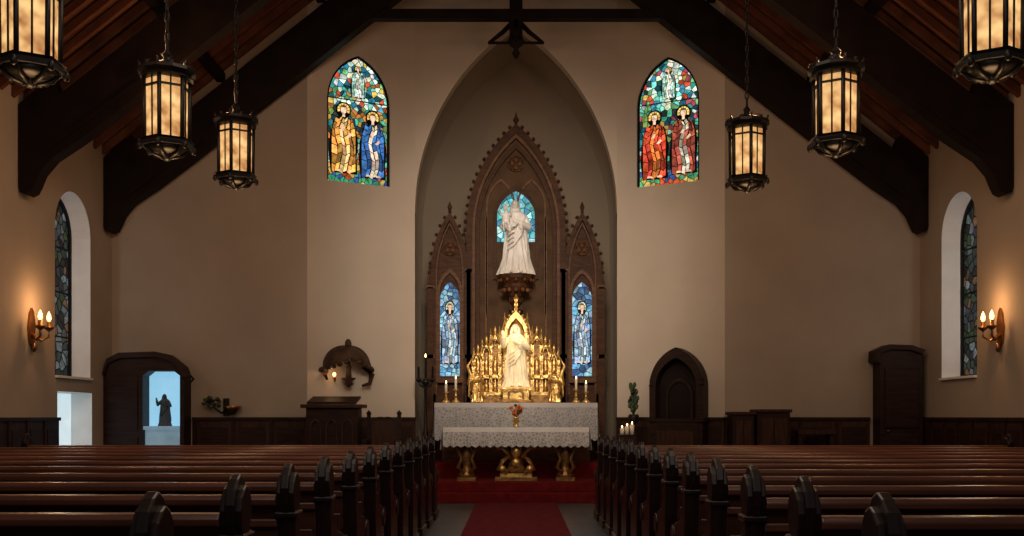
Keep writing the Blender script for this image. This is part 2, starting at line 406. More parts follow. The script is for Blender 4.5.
# ---------------------------------------------------------------- chancel floors (stepped, red carpet)
b=B('floor_chancel'); b.box(-3.5,3.5,15.5,16.75,0,.15,redstep); b.done(bevel=.01)
b=B('floor_sanctuary'); b.box(-3.5,3.5,15.82,16.75,.15,.30,redstep); b.done(bevel=.01)
b=B('floor_apse'); b.box(-1.78,1.78,16.75,19.58,0,.30,redstep); b.done()
b=B('floor_predella'); b.box(-1.72,1.72,16.95,19.57,.30,.55,redstep); b.done(bevel=.01)
# ---------------------------------------------------------------- pews
def pew_mesh(name,sgn,loc):
    x0,x1=1.05,6.35
    b=B(name)
    prof=[(-.03,0),(-.06,.55),(-.10,.86),(-.135,.94),(-.145,1.01),(-.125,1.07),(-.085,1.105),(-.04,1.125),(.0,1.105),(.035,1.06),(.045,1.0),(.025,.94),(.01,.88),(.03,.76),(.12,.68),(.33,.64),(.42,.60),(.45,.52),(.42,.45),(.42,0)]
    for xa in(x0,x1-.085):
        b.prism(prof,sgn*(xa+.022),sgn*(xa+.063),pew_end,'x')
        low=[(a if z<.8 else -.048+(a+.048)*.86, z if z<.86 else .86+(z-.86)*.84) for a,z in prof]
        b.prism(low,sgn*xa,sgn*(xa+.085),pew_end,'x')
        b.box(min(sgn*(xa-.012),sgn*(xa+.097)),max(sgn*(xa-.012),sgn*(xa+.097)),-.115,.03,.865,.895,pew_end)
        b.tube([(sgn*(xa-.01),.385,.55),(sgn*(xa+.095),.385,.55)],.075,pew_end,12)
        b.box(min(sgn*(xa-.015),sgn*(xa+.10)),max(sgn*(xa-.015),sgn*(xa+.10)),-.07,.46,0,.10,pew_end)
    X=(min(sgn*(x0+.085),sgn*(x1-.085)),max(sgn*(x0+.085),sgn*(x1-.085)))
    b.prism([(-.03,.12),(-.09,.93),(-.065,.93),(-.005,.12)],X[0],X[1],pew_m,'x')
    b.prism([(-.13,.925),(-.135,.955),(-.12,.975),(-.05,.975),(-.03,.955),(-.04,.925)],X[0],X[1],pew_rail,'x')
    b.prism([(-.02,.41),(-.02,.45),(.40,.465),(.42,.45),(.42,.42),(.38,.41)],X[0],X[1],pew_rail,'x')
    b.box(X[0],X[1],.3,.33,.1,.41,pew_m)
    b.box(X[0],X[1],-.17,-.08,.60,.62,pew_m); b.box(X[0],X[1],-.18,-.165,.60,.72,pew_m)
    b.box(X[0],X[1],-.10,-.08,.82,.86,pew_rail)
    for k in range(1,4):
        xx=X[0]+(X[1]-X[0])*k/4; b.prism([(-.0,0),(-.03,.9),(-.0,.9),(.03,.46),(.36,.42),(.34,0)],xx-.02,xx+.02,pew_end,'x')
    return b.done(loc=loc,bevel=.009)
pL=None;pR=None
for i in range(12):
    y=3.05+.9*i
    if not pL: pL=pew_mesh('church_pew',-1,(0,y,0))
    else:
        o=pL.copy(); o.name='church_pew'; o.location=(0,y,0); S.collection.objects.link(o)
for i in range(13):
    y=3.02+.82*i
    if not pR: pR=pew_mesh('church_pew',1,(0,y,0))
    else:
        o=pR.copy(); o.name='church_pew'; o.location=(0,y,0); S.collection.objects.link(o)
# ---------------------------------------------------------------- lanterns
def light(name,typ,loc,e,col,size=.1,target=None,spot=None,parent=None,blend=.6):
    l=bpy.data.lights.new(name,typ); l.energy=e; l.color=col
    if typ=='AREA': l.size=size
    elif typ in('POINT','SPOT'): l.shadow_soft_size=size
    if spot: l.spot_size=math.radians(spot); l.spot_blend=blend
    o=bpy.data.objects.new(name,l); o.location=loc; S.collection.objects.link(o)
    if target: o.rotation_euler=(Vector(target)-Vector(loc)).to_track_quat('-Z','Y').to_euler()
    return o
def lantern(x,y,zb,sc=1.0):
    b=B('hanging_lantern'); h=1.0
    top=rz(x)-.1-zb
    b.lathe([(.17,.16),(.20,.18),(.205,.76),(.17,.78)],(0,0,0),lampglass,6,rot=math.pi/6,smooth=False)
    for i in range(6):
        t=math.pi/6+i*math.pi/3; c,s=math.cos(t),math.sin(t)
        b.tube([(.215*c,.215*s,.12),(.222*c,.222*s,.82)],.022,iron,6)
        b.ball((.26*c,.26*s,.10),(.03,.03,.045),iron,8)
        b.tube([(.24*c,.24*s,.84),(.275*c,.275*s,.93)],[.022,.008],iron,6)
        t2=t+math.pi/6; c2,s2=math.cos(t2),math.sin(t2)
        b.tube([(.182*c2,.182*s2,.16),(.186*c2,.186*s2,.78)],.009,iron,5)
        b.tube([(.22*c2,.22*s2,.86),(.25*c2,.25*s2,.90),(.20*c2,.20*s2,.93)],[.02,.02,.008],iron,6)
        b.tube([(.23*c,.23*s,.13),(.16*c,.16*s,.04),(.05*c,.05*s,.0)],[.015,.02,.012],iron,6)
        b.box(.17,.20,-.09,.09,.68,.70,iron,Matrix.Rotation(t2,4,'Z'))
    b.lathe([(.20,.10),(.27,.10),(.28,.13),(.25,.155),(.27,.17),(.22,.18)],(0,0,0),iron,6,rot=math.pi/6,smooth=False)
    b.lathe([(.02,-.03),(.05,.0),(.03,.03),(.14,.05),(.22,.10)],(0,0,0),iron,12)
    b.lathe([(.22,.77),(.26,.78),(.24,.81),(.285,.84),(.275,.875),(.20,.885),(.13,.93),(.05,.97),(.035,1.0),(.05,1.03),(.02,1.07)],(0,0,0),iron,12,smooth=False)
    z=1.06; kx=0
    while z<top:
        dz=.10
        b.tube([(0,0,z-.01),(.018 if kx%2 else 0,0 if kx%2 else .018,z+.03),(.018 if kx%2 else 0,0 if kx%2 else .018,z+.07),(0,0,min(z+.11,top))],.012,iron,5)
        b.tube([(0,0,z-.01),(-.018 if kx%2 else 0,0 if kx%2 else -.018,z+.03),(-.018 if kx%2 else 0,0 if kx%2 else -.018,z+.07),(0,0,min(z+.11,top))],.012,iron,5)
        z+=dz; kx+=1
    b.lathe([(.02,-.12),(.08,-.08),(.09,.0)],(0,0,top+.02),iron,10)
    b.done(loc=(x,y,zb))
    light('lantern_glow','POINT',(x,y,zb-.3),14,(1,.60,.28),.15)
    light('rafter_fill','POINT',(x*1.12,y+.6,zb+1.3),44,(1,.52,.26),.12)  # added lamp with no fixture, warms the rafters above the lantern
for px,yb,Y in((30,84,7.8),(167,158,10.0),(236,188,12.7),(992,80,7.8),(836,155,10.0),(747,191,12.7)):
    lantern((px-516)*Y/1000,Y,H+(416-yb)*Y/1000)
# ---------------------------------------------------------------- sconces
for s in(-1,1):
    b=B('wall_sconce')
    b.prism([(-.07,-.22),(-.10,0),(-.05,.2),(0,.26),(.05,.2),(.10,0),(.07,-.22),(0,-.3)],0,s*-.03,brass,'x')
    for d in(-.13,.13):
        b.tube([(-s*.02,0,-.1),(-s*.12,d*.5,-.2),(-s*.2,d,-.14),(-s*.2,d,-.04)],[.02,.018,.016,.016],brass)
        b.lathe([(.02,-.06),(.07,-.02),(.075,0),(.03,.0),(.028,.08)],(-s*.2,d,0),brass,10)
        b.lathe([(.018,.08),(.034,.12),(.026,.17),(.003,.22)],(-s*.2,d,0),bulb,8)
    b.ball((-s*.05,0,-.3),(.04,.04,.07),brass)
    b.done(loc=(s*W,14.15,2.62))
    light('sconce_light','POINT',(s*(W-.35),14.15,2.95),14,(1,.52,.22),.06)
for s in(-1,1): 
    for zz in(2.7,3.8): light('window_daylight','POINT',(s*(W+.14),15.25,zz),4.0,(.90,.95,1.0),.05)
light('window_daylight','POINT',(-W-.12,15.4,1.1),2.5,(.80,.92,1.0),.05)
# ---------------------------------------------------------------- reredos
b=B('reredos')
def framearch(cx,hw,z0,zs,rise,th,y0,y1,m,n=12):
    b.strip(aout(hw,z0,zs,rise,n,cx),aout(hw-th,z0,zs,rise-th*1.6,n,cx),y0,y1,m)
framearch(0,.90,.55,4.75,1.92,.10,-.10,.10,rer); framearch(0,.80,.55,4.75,1.76,.05,-.05,.08,rert); framearch(0,.73,.55,4.72,1.62,.06,-.02,.08,rer)
b.prism(aout(.80,.55,4.72,1.70,12),.06,.12,rerp)
b.strip(aout(.42,3.85,4.95,.62,10),aout(.36,3.85,4.95,.52,10),0,.06,rer)
glass(b,aout(.345,0,.48,.45,8),46,halo_window,.012,.03,5,off=(0,4.54))
for i,(x,z) in enumerate(arch(.93,4.75,1.97,15)):
    b.ball((x,-.03,z),(.035,.06,.038),rer,6)
b.lathe([(.05,0),(.02,.08),(.06,.13),(.02,.2),(.0,.3)],(0,-.03,6.62),rer,8)
for x in(-.55,.55): b.box(x-.02,x+.02,.02,.08,2.0,5.0,rert)
framearch(-.28,.27,3.2,5.2,.5,.035,.02,.07,rert,6); framearch(.28,.27,3.2,5.2,.5,.035,.02,.07,rert,6)
# carved roundel in the gable of the centre panel
for t in range(8):
    a0=t*math.pi/4; b.tube([(.14*math.cos(a0+q),.03,5.98+.14*math.sin(a0+q)) for q in(0,.4,.8)],.018,rert,5)
for q in range(4):
    a=q*math.pi/2; b.ball((.07*math.cos(a),.04,5.98+.07*math.sin(a)),(.05,.02,.05),rert,8)
for s in(-1,1):
    cx=s*1.21
    framearch(cx,.345,.55,3.95,1.12,.09,-.08,.10,rer,10); framearch(cx,.255,.55,3.95,.94,.03,-.04,.08,rert,10)
    b.prism(aout(.30,.55,3.95,1.02,10,cx),.05,.11,rer)
    for x,z in arch(.37,3.97,1.16,7,cx): b.ball((x,-.02,z),(.033,.05,.036),rer,6)
    b.lathe([(.035,0),(.02,.06),(.045,.1),(.0,.22)],(cx,-.02,5.06),rer,8)
    for t in range(6):
        a0=t*math.pi/3; b.tube([(cx+.12*math.cos(a0+q),.02,4.42+.12*math.sin(a0+q)) for q in(0,.5,1.05)],.018,rert,5)
    for q in range(3):
        a=math.pi/2+q*2*math.pi/3; b.ball((cx+.06*math.cos(a),.03,4.42+.06*math.sin(a)),(.045,.02,.045),rert,8)
    framearch(cx,.23,2.0,3.62,.42,.05,-.02,.08,rert,8)
    glass(b,aout(.18,0,1.40,.32,8),72,blue_window,.012,.02,20+s,off=(cx,2.08))
    glass_figure(b,cx,2.30,1.15,(.38,.45,.46),(.26,.38,.50),(.55,.55,.38),.012,30+s,lean=.75)
    b.box(cx-.25,cx+.25,-.08,.06,1.96,2.05,rert); b.box(cx-.34,cx+.34,-.08,.08,.55,1.75,rer)
    framearch(cx-.13,.1,.9,1.4,.15,.025,-.10,-.07,goldd,5); framearch(cx+.13,.1,.9,1.4,.15,.025,-.10,-.07,goldd,5)
    for px_,zt in((s*1.56,4.05),(s*.88,4.35)):
        b.box(px_-.055,px_+.055,-.10,.06,.55,zt-.35,rer); b.box(px_-.08,px_+.08,-.10,.08,2.4,2.47,rert); b.box(px_-.08,px_+.08,-.10,.08,zt-.38,zt-.32,rert)
        b.lathe([(.08,0),(.05,.12),(.03,.3),(.05,.33),(.0,.45)],(px_,-.02,zt-.32),rer,4,rot=math.pi/4,smooth=False)
b.done(loc=(0,18.30,0))
b=B('statue_corbel')
b.lathe([(.03,-.68),(.08,-.62),(.05,-.56),(.12,-.48),(.09,-.40),(.24,-.22),(.22,-.16),(.33,-.06),(.34,.0)],(0,0,0),rer,10,sy=.8,smooth=False)
b.box(-.12,.12,.06,.195,-.62,-.01,rer)
for q in range(7):
    a=math.pi+q*math.pi/6; b.ball((.24*math.cos(a),.2*math.sin(a),-.28),.045,rert,6)
    b.ball((.31*math.cos(a),.25*math.sin(a),-.10),.035,rert,6)
b.done(loc=(0,17.98,3.88))
# ---------------------------------------------------------------- robed figures
def figure(name,Hh,loc,m,pose='mary',rzv=0,vox=.009,wings=False,parent=None):
    b=B(name); h=Hh
    def P(x,y,z): return (x*h,y*h,z*h)
    def fold(t,z):
        zz=z/h; a=.11*max(0,(.75-zz)/.75)+.012
        return 1+a*math.sin(11*t+3*zz)+a*.6*math.sin(17*t-5*zz+1)
    flare=1.15 if pose=='mary' else 1.0
    prof=[(.205*flare,0),(.20*flare,.02),(.175*flare,.10),(.15*flare,.22),(.135,.35),(.125,.45),(.112,.55),(.098,.62),(.105,.69),(.122,.75),(.130,.79),(.118,.82),(.075,.842),(.040,.852),(.034,.89)]
    b.lathe([(r*h,z*h) for r,z in prof],(0,0,0),m,72,sx=1.0,sy=.66,fold=fold)
    for k in range(4):
        b.tube([P(.12,-.05,.78-.04*k),P(.06,-.105,.66-.05*k),P(-.03,-.125,.56-.06*k),P(-.12,-.09,.50-.06*k)],[.012*h,.017*h,.017*h,.01*h],m,6)
    b.lathe([(r*h,z*h) for r,z in[(.17,.14),(.165,.3),(.15,.5),(.135,.7),(.135,.79),(.08,.845)]],(0,.03*h,0),m,48,sx=1.05,sy=.60,fold=fold)
    for s in(-1,1): b.ball(P(s*.06,-.135,.022),(.03*h,.045*h,.02*h),m,8)
    tilt=-.012
    hc=P(tilt,-.012,.932)
    b.ball(hc,(.046*h,.055*h,.066*h),m,16); b.ball(P(tilt,-.03,.900),(.030*h,.033*h,.03*h),m,12)
    b.tube([P(tilt,-.060,.946),P(tilt,-.078,.925),P(tilt,-.066,.920)],[.006*h,.010*h,.009*h],m,6)
    for s in(-1,1):
        b.ball(P(tilt+s*.019,-.060,.942),(.010*h,.006*h,.006*h),m,6); b.ball(P(tilt+s*.020,-.061,.953),(.015*h,.007*h,.004*h),m,6)
        b.ball(P(tilt+s*.046,-.008,.932),(.007*h,.012*h,.016*h),m,6)
    b.ball(P(tilt,-.062,.906),(.014*h,.007*h,.0045*h),m,6)
    if pose in('mary','angel'):
        b.lathe([(r*h,z*h) for r,z in[(.12,.74),(.085,.83),(.066,.90),(.064,.94),(.050,.98),(.02,1.0)]],(tilt*h,.022*h,0),m,24,sy=.85)
    else:
        b.ball(P(tilt,.012,.95),(.056*h,.056*h,.055*h),m,14)
        for s in(-1,1): b.tube([P(tilt+s*.048,-.005,.95),P(tilt+s*.058,.0,.90),P(tilt+s*.066,-.01,.85),P(tilt+s*.06,-.03,.81)],[.02*h,.022*h,.02*h,.012*h],m,8)
        b.tube([P(tilt,-.052,.895),P(tilt,-.062,.872),P(tilt,-.06,.855)],[.024*h,.02*h,.008*h],m,8)
    def arm(sh,el,wr,fd,thumb):
        sh,el,wr=[Vector(P(*q)) for q in(sh,el,wr)]
        b.tube([sh,sh.lerp(el,.5),el],[.040*h,.043*h,.045*h],m,12)
        b.ball(el,.045*h,m,12)
        b.tube([el,el.lerp(wr,.5),wr],[.044*h,.042*h,.038*h],m,12)
        b.tube([wr.lerp(el,.1),wr.lerp(el,.15)+Vector((0,0,-.055*h)),wr.lerp(el,.35)+Vector((0,0,-.10*h))],[.036*h,.030*h,.014*h],m,10)
        d=Vector(fd).normalized(); side=Vector(thumb).normalized(); nrm=d.cross(side)
        pc=wr+d*.035*h
        b.tube([wr,wr+d*.02*h],[.018*h,.019*h],m,8)
        b.tube([wr+d*.01*h-side*.006*h,pc+d*.012*h-side*.006*h],[.02*h,.021*h],m,8)
        b.tube([wr+d*.01*h+side*.006*h,pc+d*.012*h+side*.006*h],[.02*h,.021*h],m,8)
        for i,L in enumerate((.046,.053,.049,.038)):
            o=side*(.019-.0125*i)*h
            b.tube([pc+o,pc+o+d*(.02+L*.5)*h,pc+o*1.15+d*(.016+L)*h+nrm*.008*h],[.0075*h,.007*h,.005*h],m,6)
        b.tube([wr+d*.02*h+side*.015*h,wr+d*.04*h+side*.034*h,wr+d*.058*h+side*.038*h],[.009*h,.008*h,.006*h],m,6)
    if pose=='mary':
        arm((-.115,0,.775),(-.17,-.04,.63),(-.075,-.15,.62),(.75,-.35,.15),(0,-.2,1))
        arm((.115,0,.775),(.165,-.03,.63),(.05,-.145,.67),(-1,-.25,.3),(0,-.2,1))
        c=Vector(P(-.135,-.09,.70))
        q=.36*h
        b.tube([c+Vector((0,0,-.12*q)),c+Vector((0,0,.08*q)),c+Vector((0,0,.26*q)),c+Vector((.0,0,.36*q))],[.15*q,.15*q,.12*q,.05*q],m,14)
        b.ball(c+Vector((0,-.01*q,.48*q)),(.105*q,.115*q,.13*q),m,14)
        b.tube([c+Vector((0,-.12*q,.49*q)),c+Vector((0,-.145*q,.455*q))],[.018*q,.022*q],m,6)
        for s in(-1,1):
            b.tube([c+Vector((s*.10*q,0,.27*q)),c+Vector((s*.2*q,-.08*q,.2*q)),c+Vector((s*.20*q,-.2*q,.32*q))],[.05*q,.045*q,.035*q],m,8)
            b.ball(c+Vector((s*.2*q,-.23*q,.36*q)),(.035*q,.03*q,.05*q),m,8)
            b.tube([c+Vector((s*.06*q,0,-.1*q)),c+Vector((s*.09*q,-.24*q,-.1*q)),c+Vector((s*.08*q,-.26*q,-.36*q))],[.08*q,.065*q,.045*q],m,8)
            b.ball(c+Vector((s*.08*q,-.3*q,-.39*q)),(.04*q,.08*q,.035*q),m,8)
    elif pose=='christ':
        arm((-.12,0,.775),(-.20,-.05,.66),(-.20,-.14,.79),(-.15,-.2,1),(1,0,.15))
        arm((.12,0,.775),(.185,-.03,.63),(.045,-.14,.69),(-1,-.2,.25),(0,-.2,1))
        b.ball(P(.0,-.115,.73),(.022*h,.015*h,.025*h),m,8)
    else:
        for s in(-1,1): arm((s*.115,0,.775),(s*.15,-.06,.64),(s*.02,-.17,.73),(-s*.1,-.3,1),(-s*.2,-1,0))
    if wings:
        for s in(-1,1):
            for k in range(6):
                b.tube([P(s*.05,.08,.76),P(s*(.14+.02*k),.13,.92-.06*k),P(s*(.17+.018*k),.14,.80-.12*k),P(s*(.13+.01*k),.12,.62-.10*k)],[.02*h,.03*h,.026*h,.008*h],m,8)
    o=b.done(loc=loc,rz=rzv,remesh=vox,smooth_it=2)
    if parent: o.parent=parent
    return o
o=figure('madonna_statue',1.34,(0,17.95,3.886),marble,'mary',vox=.009)
# ---------------------------------------------------------------- high altar (rear)
b=B('high_altar')
b.box(-1.28,1.28,17.28,18.05,.55,1.50,rer); b.box(-1.38,1.38,17.2,18.08,1.50,1.56,linen_r)
b.done()
def cloth(name,x0,x1,y0,y1,zt,drop,sdrop,t=.012,scal=.10,m=lace,lin=linen,nl=1):
    b=B(name)
    b.box(x0,x1,y0,y1,zt,zt+.012,lin)
    n=int((x1-x0)/.02); rows=8; V=[]
    def w(x,k): return .024*math.sin(x*21)*k/rows+.014*math.sin(x*47+1)*k/rows
    for k in range(rows+1):
        V.append([])
        for i in range(n+1):
            x=x0+(x1-x0)*i/n; sc=abs(math.sin((x-x0)/scal*math.pi/1.0))*.035
            V[-1].append(b.bm.verts.new((x,y0-.004-abs(.02*k/rows)+w(x,k),zt+.012-(drop+ (sc if k==rows else 0))*k/rows)))
    for k in range(rows):
        mm=lin if k<nl else m
        for i in range(n): b.face([V[k][i],V[k][i+1],V[k+1][i+1],V[k+1][i]],mm,True)
    for sx,xx in((-1,x0),(1,x1)):
        ny=int((y1-y0)/.03); V=[]
        for k in range(rows+1):
            V.append([b.bm.verts.new((xx+sx*(.006+.03*k/rows*(1+.5*math.sin(i*1.3))),y0+(y1-y0)*i/ny,zt+.012-sdrop*k/rows-(abs(math.sin(i*.9))*.03 if k==rows else 0))) for i in range(ny+1)])
        for k in range(rows):
            for i in range(ny): b.face([V[k][i],V[k][i+1],V[k+1][i+1],V[k+1][i]],lin if k<nl else m,True)
    return b.done()
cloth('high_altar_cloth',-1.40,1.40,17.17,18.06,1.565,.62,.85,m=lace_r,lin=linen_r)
# freestanding front altar
b=B('front_altar')
zt=1.15
b.box(-1.12,1.12,16.02,16.62,zt-.07,zt,rer)
b.box(-1.08,1.08,16.06,16.58,zt-.14,zt-.07,goldd)
for x in(-.80,.80):
    b.box(x-.15,x+.15,16.12,16.5,.30,.36,goldd)
    b.lathe([(.13,.36),(.14,.40),(.08,.46),(.06,.55),(.10,.66),(.11,.75),(.06,.86),(.10,.95),(.13,1.02)],(x,16.31,0),goldd,12)
    for s in(-1,1): b.tube([(x+s*.05,16.2,.42),(x+s*.14,16.18,.52),(x+s*.08,16.18,.66),(x+s*.14,16.18,.82),(x+s*.06,16.2,.95)],[.03,.035,.025,.03,.03],goldd,8)
b.box(-.34,.34,16.14,16.5,.30,.36,goldd); b.box(-.26,.26,16.18,16.46,.36,.42,gold)
b.lathe([(.15,.42),(.19,.46),(.12,.54),(.10,.62),(.17,.72),(.20,.82),(.15,.90),(.26,1.01)],(0,16.32,0),goldd,16,sy=.7)
for s in(-1,1):
    b.tube([(s*.14,16.17,.44),(s*.28,16.15,.50),(s*.22,16.15,.62),(s*.12,16.14,.70),(s*.2,16.14,.84),(s*.32,16.15,.92),(s*.24,16.15,1.0)],[.04,.05,.035,.04,.045,.04,.03],gold,8)
    b.ball((s*.27,16.13,.86),(.06,.04,.06),gold); b.ball((s*.22,16.13,.50),(.06,.04,.06),gold)
b.ball((0,16.14,.78),(.09,.06,.11),gold); b.ball((0,16.12,.60),(.07,.05,.08),gold)
b.done()
cloth('front_altar_cloth',-1.17,1.17,15.98,16.64,zt+.002,.28,.34,scal=.117,nl=2)
# ---------------------------------------------------------------- tabernacle (gold)
b=B('golden_tabernacle')
b.box(-.80,.80,-.16,.14,0,.14,goldd); b.box(-.74,.74,-.18,.12,.14,.20,gold)
# solid stepped backing wall of the retable
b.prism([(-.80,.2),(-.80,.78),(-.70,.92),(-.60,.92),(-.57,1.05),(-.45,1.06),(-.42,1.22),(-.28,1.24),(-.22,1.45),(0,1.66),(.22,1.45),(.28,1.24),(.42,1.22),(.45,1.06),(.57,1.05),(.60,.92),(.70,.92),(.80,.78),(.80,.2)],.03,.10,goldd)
def pinn(x,y,z0,z1,w):
    b.box(x-w,x+w,y-w,y+w,z0,z1-(z1-z0)*.28,gold)
    b.lathe([(w*1.7,0),(w*1.7,.02),(w*1.1,.05),(w*.5,(z1-z0)*.18),(w*.9,(z1-z0)*.2),(w*.3,(z1-z0)*.22),(0,(z1-z0)*.28)],(x,y,z1-(z1-z0)*.28),gold,8,smooth=False)
    for q in range(3):
        zz=z0+(z1-z0)*(.2+.2*q); b.ball((x,y-w,zz),(w*1.1,w*.8,w*1.5),gold,6)
for x,z1 in((.20,1.62),(.29,1.38),(.45,1.34),(.60,1.14),(.75,1.0)):
    for s in(-1,1): pinn(s*x,-.08,.2,z1,.028)
b.strip(aout(.20,.2,1.22,.40,8),aout(.155,.2,1.20,.30,8),-.18,.02,gold)
pinn(0,-.09,1.55,1.95,.03)
for x,z in arch(.21,1.24,.43,6): b.ball((x,-.12,z),(.025,.04,.03),gold,6)
for s in(-1,1):
    for cx,hw,zs,ri in((.37,.075,.98,.22),(.525,.07,.85,.18),(.675,.07,.72,.16)):
        c=s*cx
        b.strip(aout(hw,.2,zs,ri,6,c),aout(hw-.020,.2,zs,ri-.03,6,c),-.12,.02,gold)
        b.box(c-hw,c+hw,-.12,.02,.44,.50,gold)
        b.lathe([(.052,0),(.044,.1),(.036,.17),(.045,.23),(.018,.26),(.025,.28),(.027,.31),(.008,.34)],(c,-.06,.50),gold,10)
        b.lathe([(.04,0),(.034,.1),(.018,.16),(.024,.19),(.0,.22)],(c,-.08,.21),gold,8)
        b.lathe([(.05,0),(.02,.09),(.03,.11),(0,.2)],(c,-.05,zs+ri-.02),gold,6)
        b.tube([(c-hw,-.13,zs+.05),(c-hw*.5,-.14,zs+.16),(c,-.13,zs+.12),(c+hw*.5,-.14,zs+.16),(c+hw,-.13,zs+.05)],.017,gold,5)
    b.tube([(s*.76,-.05,.2),(s*.84,-.06,.34),(s*.80,-.06,.52),(s*.86,-.06,.66),(s*.78,-.06,.80)],[.04,.035,.04,.03,.015],gold,8)
b.done(loc=(0,17.85,1.578))
b=B('statue_pedestal')
b.box(-.27,.27,-.19,.17,0,.05,goldd); b.box(-.23,.23,-.17,.15,.05,.22,gold); b.box(-.27,.27,-.19,.17,.22,.265,gold)
b.strip(aout(.14,.07,.14,.06,6),aout(.11,.07,.13,.04,6),-.19,-.165,goldd)
b.done(loc=(0,17.44,1.578),bevel=.008)
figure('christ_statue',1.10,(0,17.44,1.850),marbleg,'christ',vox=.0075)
for s in(-1,1): figure('angel_statuette',.56,(s*.66,17.46,1.586),gold,'angel',rzv=-s*.5,vox=.006,wings=True)
def candlestick(x,y,z,h,m=gold,cm=wax,lit=True,wd=1):
    b=B('altar_candlestick')
    b.lathe([(.07*wd,0),(.075*wd,.02),(.03*wd,.06),(.02*wd,.1),(.035*wd,h*.25),(.018*wd,h*.32),(.018*wd,h*.5),(.05*wd,h*.55),(.052*wd,h*.57),(.018,h*.57)],(0,0,0),m,12)
    b.lathe([(.022,h*.56),(.022,h)],(0,0,0),cm,8)
    if lit: b.lathe([(.004,h),(.012,h+.02),(.009,h+.035),(.0,h+.055)],(0,0,0),flame,8)
    b.done(loc=(x,y,z))
for x,h in((-1.22,.34),(-1.05,.42),(1.05,.42),(1.22,.34)): candlestick(x,17.45,1.578,h)
b=B('floor_candelabrum')
b.lathe([(.18,0),(.18,.03),(.06,.08),(.03,.2),(.05,.5),(.025,.6),(.025,1.3),(.06,1.36),(.09,1.4),(.03,1.42)],(0,0,0),iron,12)
b.tube([(-.12,0,1.42),(-.09,0,1.33),(0,0,1.28),(.09,0,1.33),(.12,0,1.42)],.02,iron,8)
for dx,hh in((-.12,.2),(0,.36),(.12,.2)):
    b.lathe([(.02,1.38),(.055,1.42),(.055,1.44),(.02,1.45),(.02,1.45+hh)],(dx,0,0),iron,8)
b.lathe([(.004,0),(.014,.02),(.010,.04),(.0,.07)],(0,0,1.81),flame,8)
b.done(loc=(-1.56,17.25,.55))
b=B('flower_vase')
b.lathe([(.04,0),(.05,.02),(.025,.05),(.06,.10),(.05,.15),(.06,.17)],(0,0,0),gold,12)
rr=random.Random(4)
for i in range(34):
    a=rr.uniform(0,6.28); e=rr.uniform(.02,.13); z=.20+rr.uniform(0,.16)
    b.tube([(0,0,.15),(e*math.cos(a),e*math.sin(a),z)],.004,leaf,4)
    b.ball((e*math.cos(a),e*math.sin(a),z),(.028,.028,.024),rr.choice([petal,petal,petal2,petal2,leaf]),6)
b.done(loc=(0,16.2,zt+.016))
# ---------------------------------------------------------------- left door with bright opening
b=B('door_1')
outer=[(-.67,0),(-.67,2.12),(-.60,2.26),(-.40,2.34),(.20,2.36),(.45,2.30),(.62,2.18),(.67,2.05),(.67,0)]
dop=[(-.02,.05),(-.02,2.02),(.08,2.10),(.50,2.10),(.60,2.02),(.60,.05)]
b.panel(outer,[dop],-.36,0,wood)
b.strip([(-.67,2.05),(-.60,2.30),(-.40,2.40),(.20,2.42),(.48,2.36),(.66,2.22),(.76,2.02)],[(-.64,2.02),(-.58,2.22),(-.38,2.31),(.20,2.33),(.44,2.27),(.58,2.16),(.66,2.0)],-.42,-.34,wood)
b.box(-.58,-.10,-.38,-.35,.25,1.0,wood); b.box(-.58,-.10,-.38,-.35,1.1,2.0,wood)
b.prism(dop,-.05,-.02,skyglow)
b.box(-.02,.60,-.34,-.05,1.12,1.18,lit_stone); b.box(.0,.58,-.30,-.05,.05,1.12,lit_stone)
b.tube([(.66,-.40,2.0),(.78,-.40,2.04),(.84,-.40,1.96),(.78,-.40,1.90)],.02,iron)
dr=b.done(loc=(-6.19,16.99,0))
figure('statuette',.54,(.29,-.19,1.18),bluestone,'christ',vox=.006,parent=dr)
# right arched cabinet/door
b=B('door_2')
P=[(-.36,0),(-.36,2.22),(-.40,2.30),(-.36,2.42),(-.20,2.48),(.15,2.47),(.34,2.40),(.36,2.2),(.36,0)]
b.prism(P,-.34,0,wood)
b.strip([(-.45,2.26),(-.44,2.44),(-.22,2.54),(.16,2.53),(.38,2.45)],[(-.36,2.22),(-.37,2.38),(-.2,2.45),(.15,2.44),(.34,2.37)],-.40,-.02,wood)
b.box(-.28,.28,-.37,-.33,.2,1.05,wood); b.box(-.28,.28,-.37,-.33,1.15,2.15,wood)
b.ball((-.24,-.39,1.1),.03,brass)
b.done(loc=(6.42,16.99,0),bevel=.01)
# arched wooden shrine on right canted wall
b=B('wooden_shrine_niche')
b.strip(aout(.47,0,1.86,.66,10),aout(.36,0,1.84,.50,10),-.34,0,wood)
b.prism(aout(.40,0,1.84,.54,10),-.10,-.02,truss_m)
b.box(-.40,.40,-.36,-.05,0,1.25,wood); b.box(-.50,.50,-.38,0,1.25,1.31,wood); b.box(-.32,.32,-.38,-.35,.2,1.1,wains)
b.strip(aout(.24,1.31,1.70,.30,8),aout(.20,1.31,1.70,.24,8),-.14,-.09,wood)
for s in(-1,1): b.lathe([(.06,0),(.03,.06),(.045,.1),(0,.2)],(s*.44,-.3,1.86),wood,6)
b.done(loc=(2.87,17.31,0),rz=-CA)
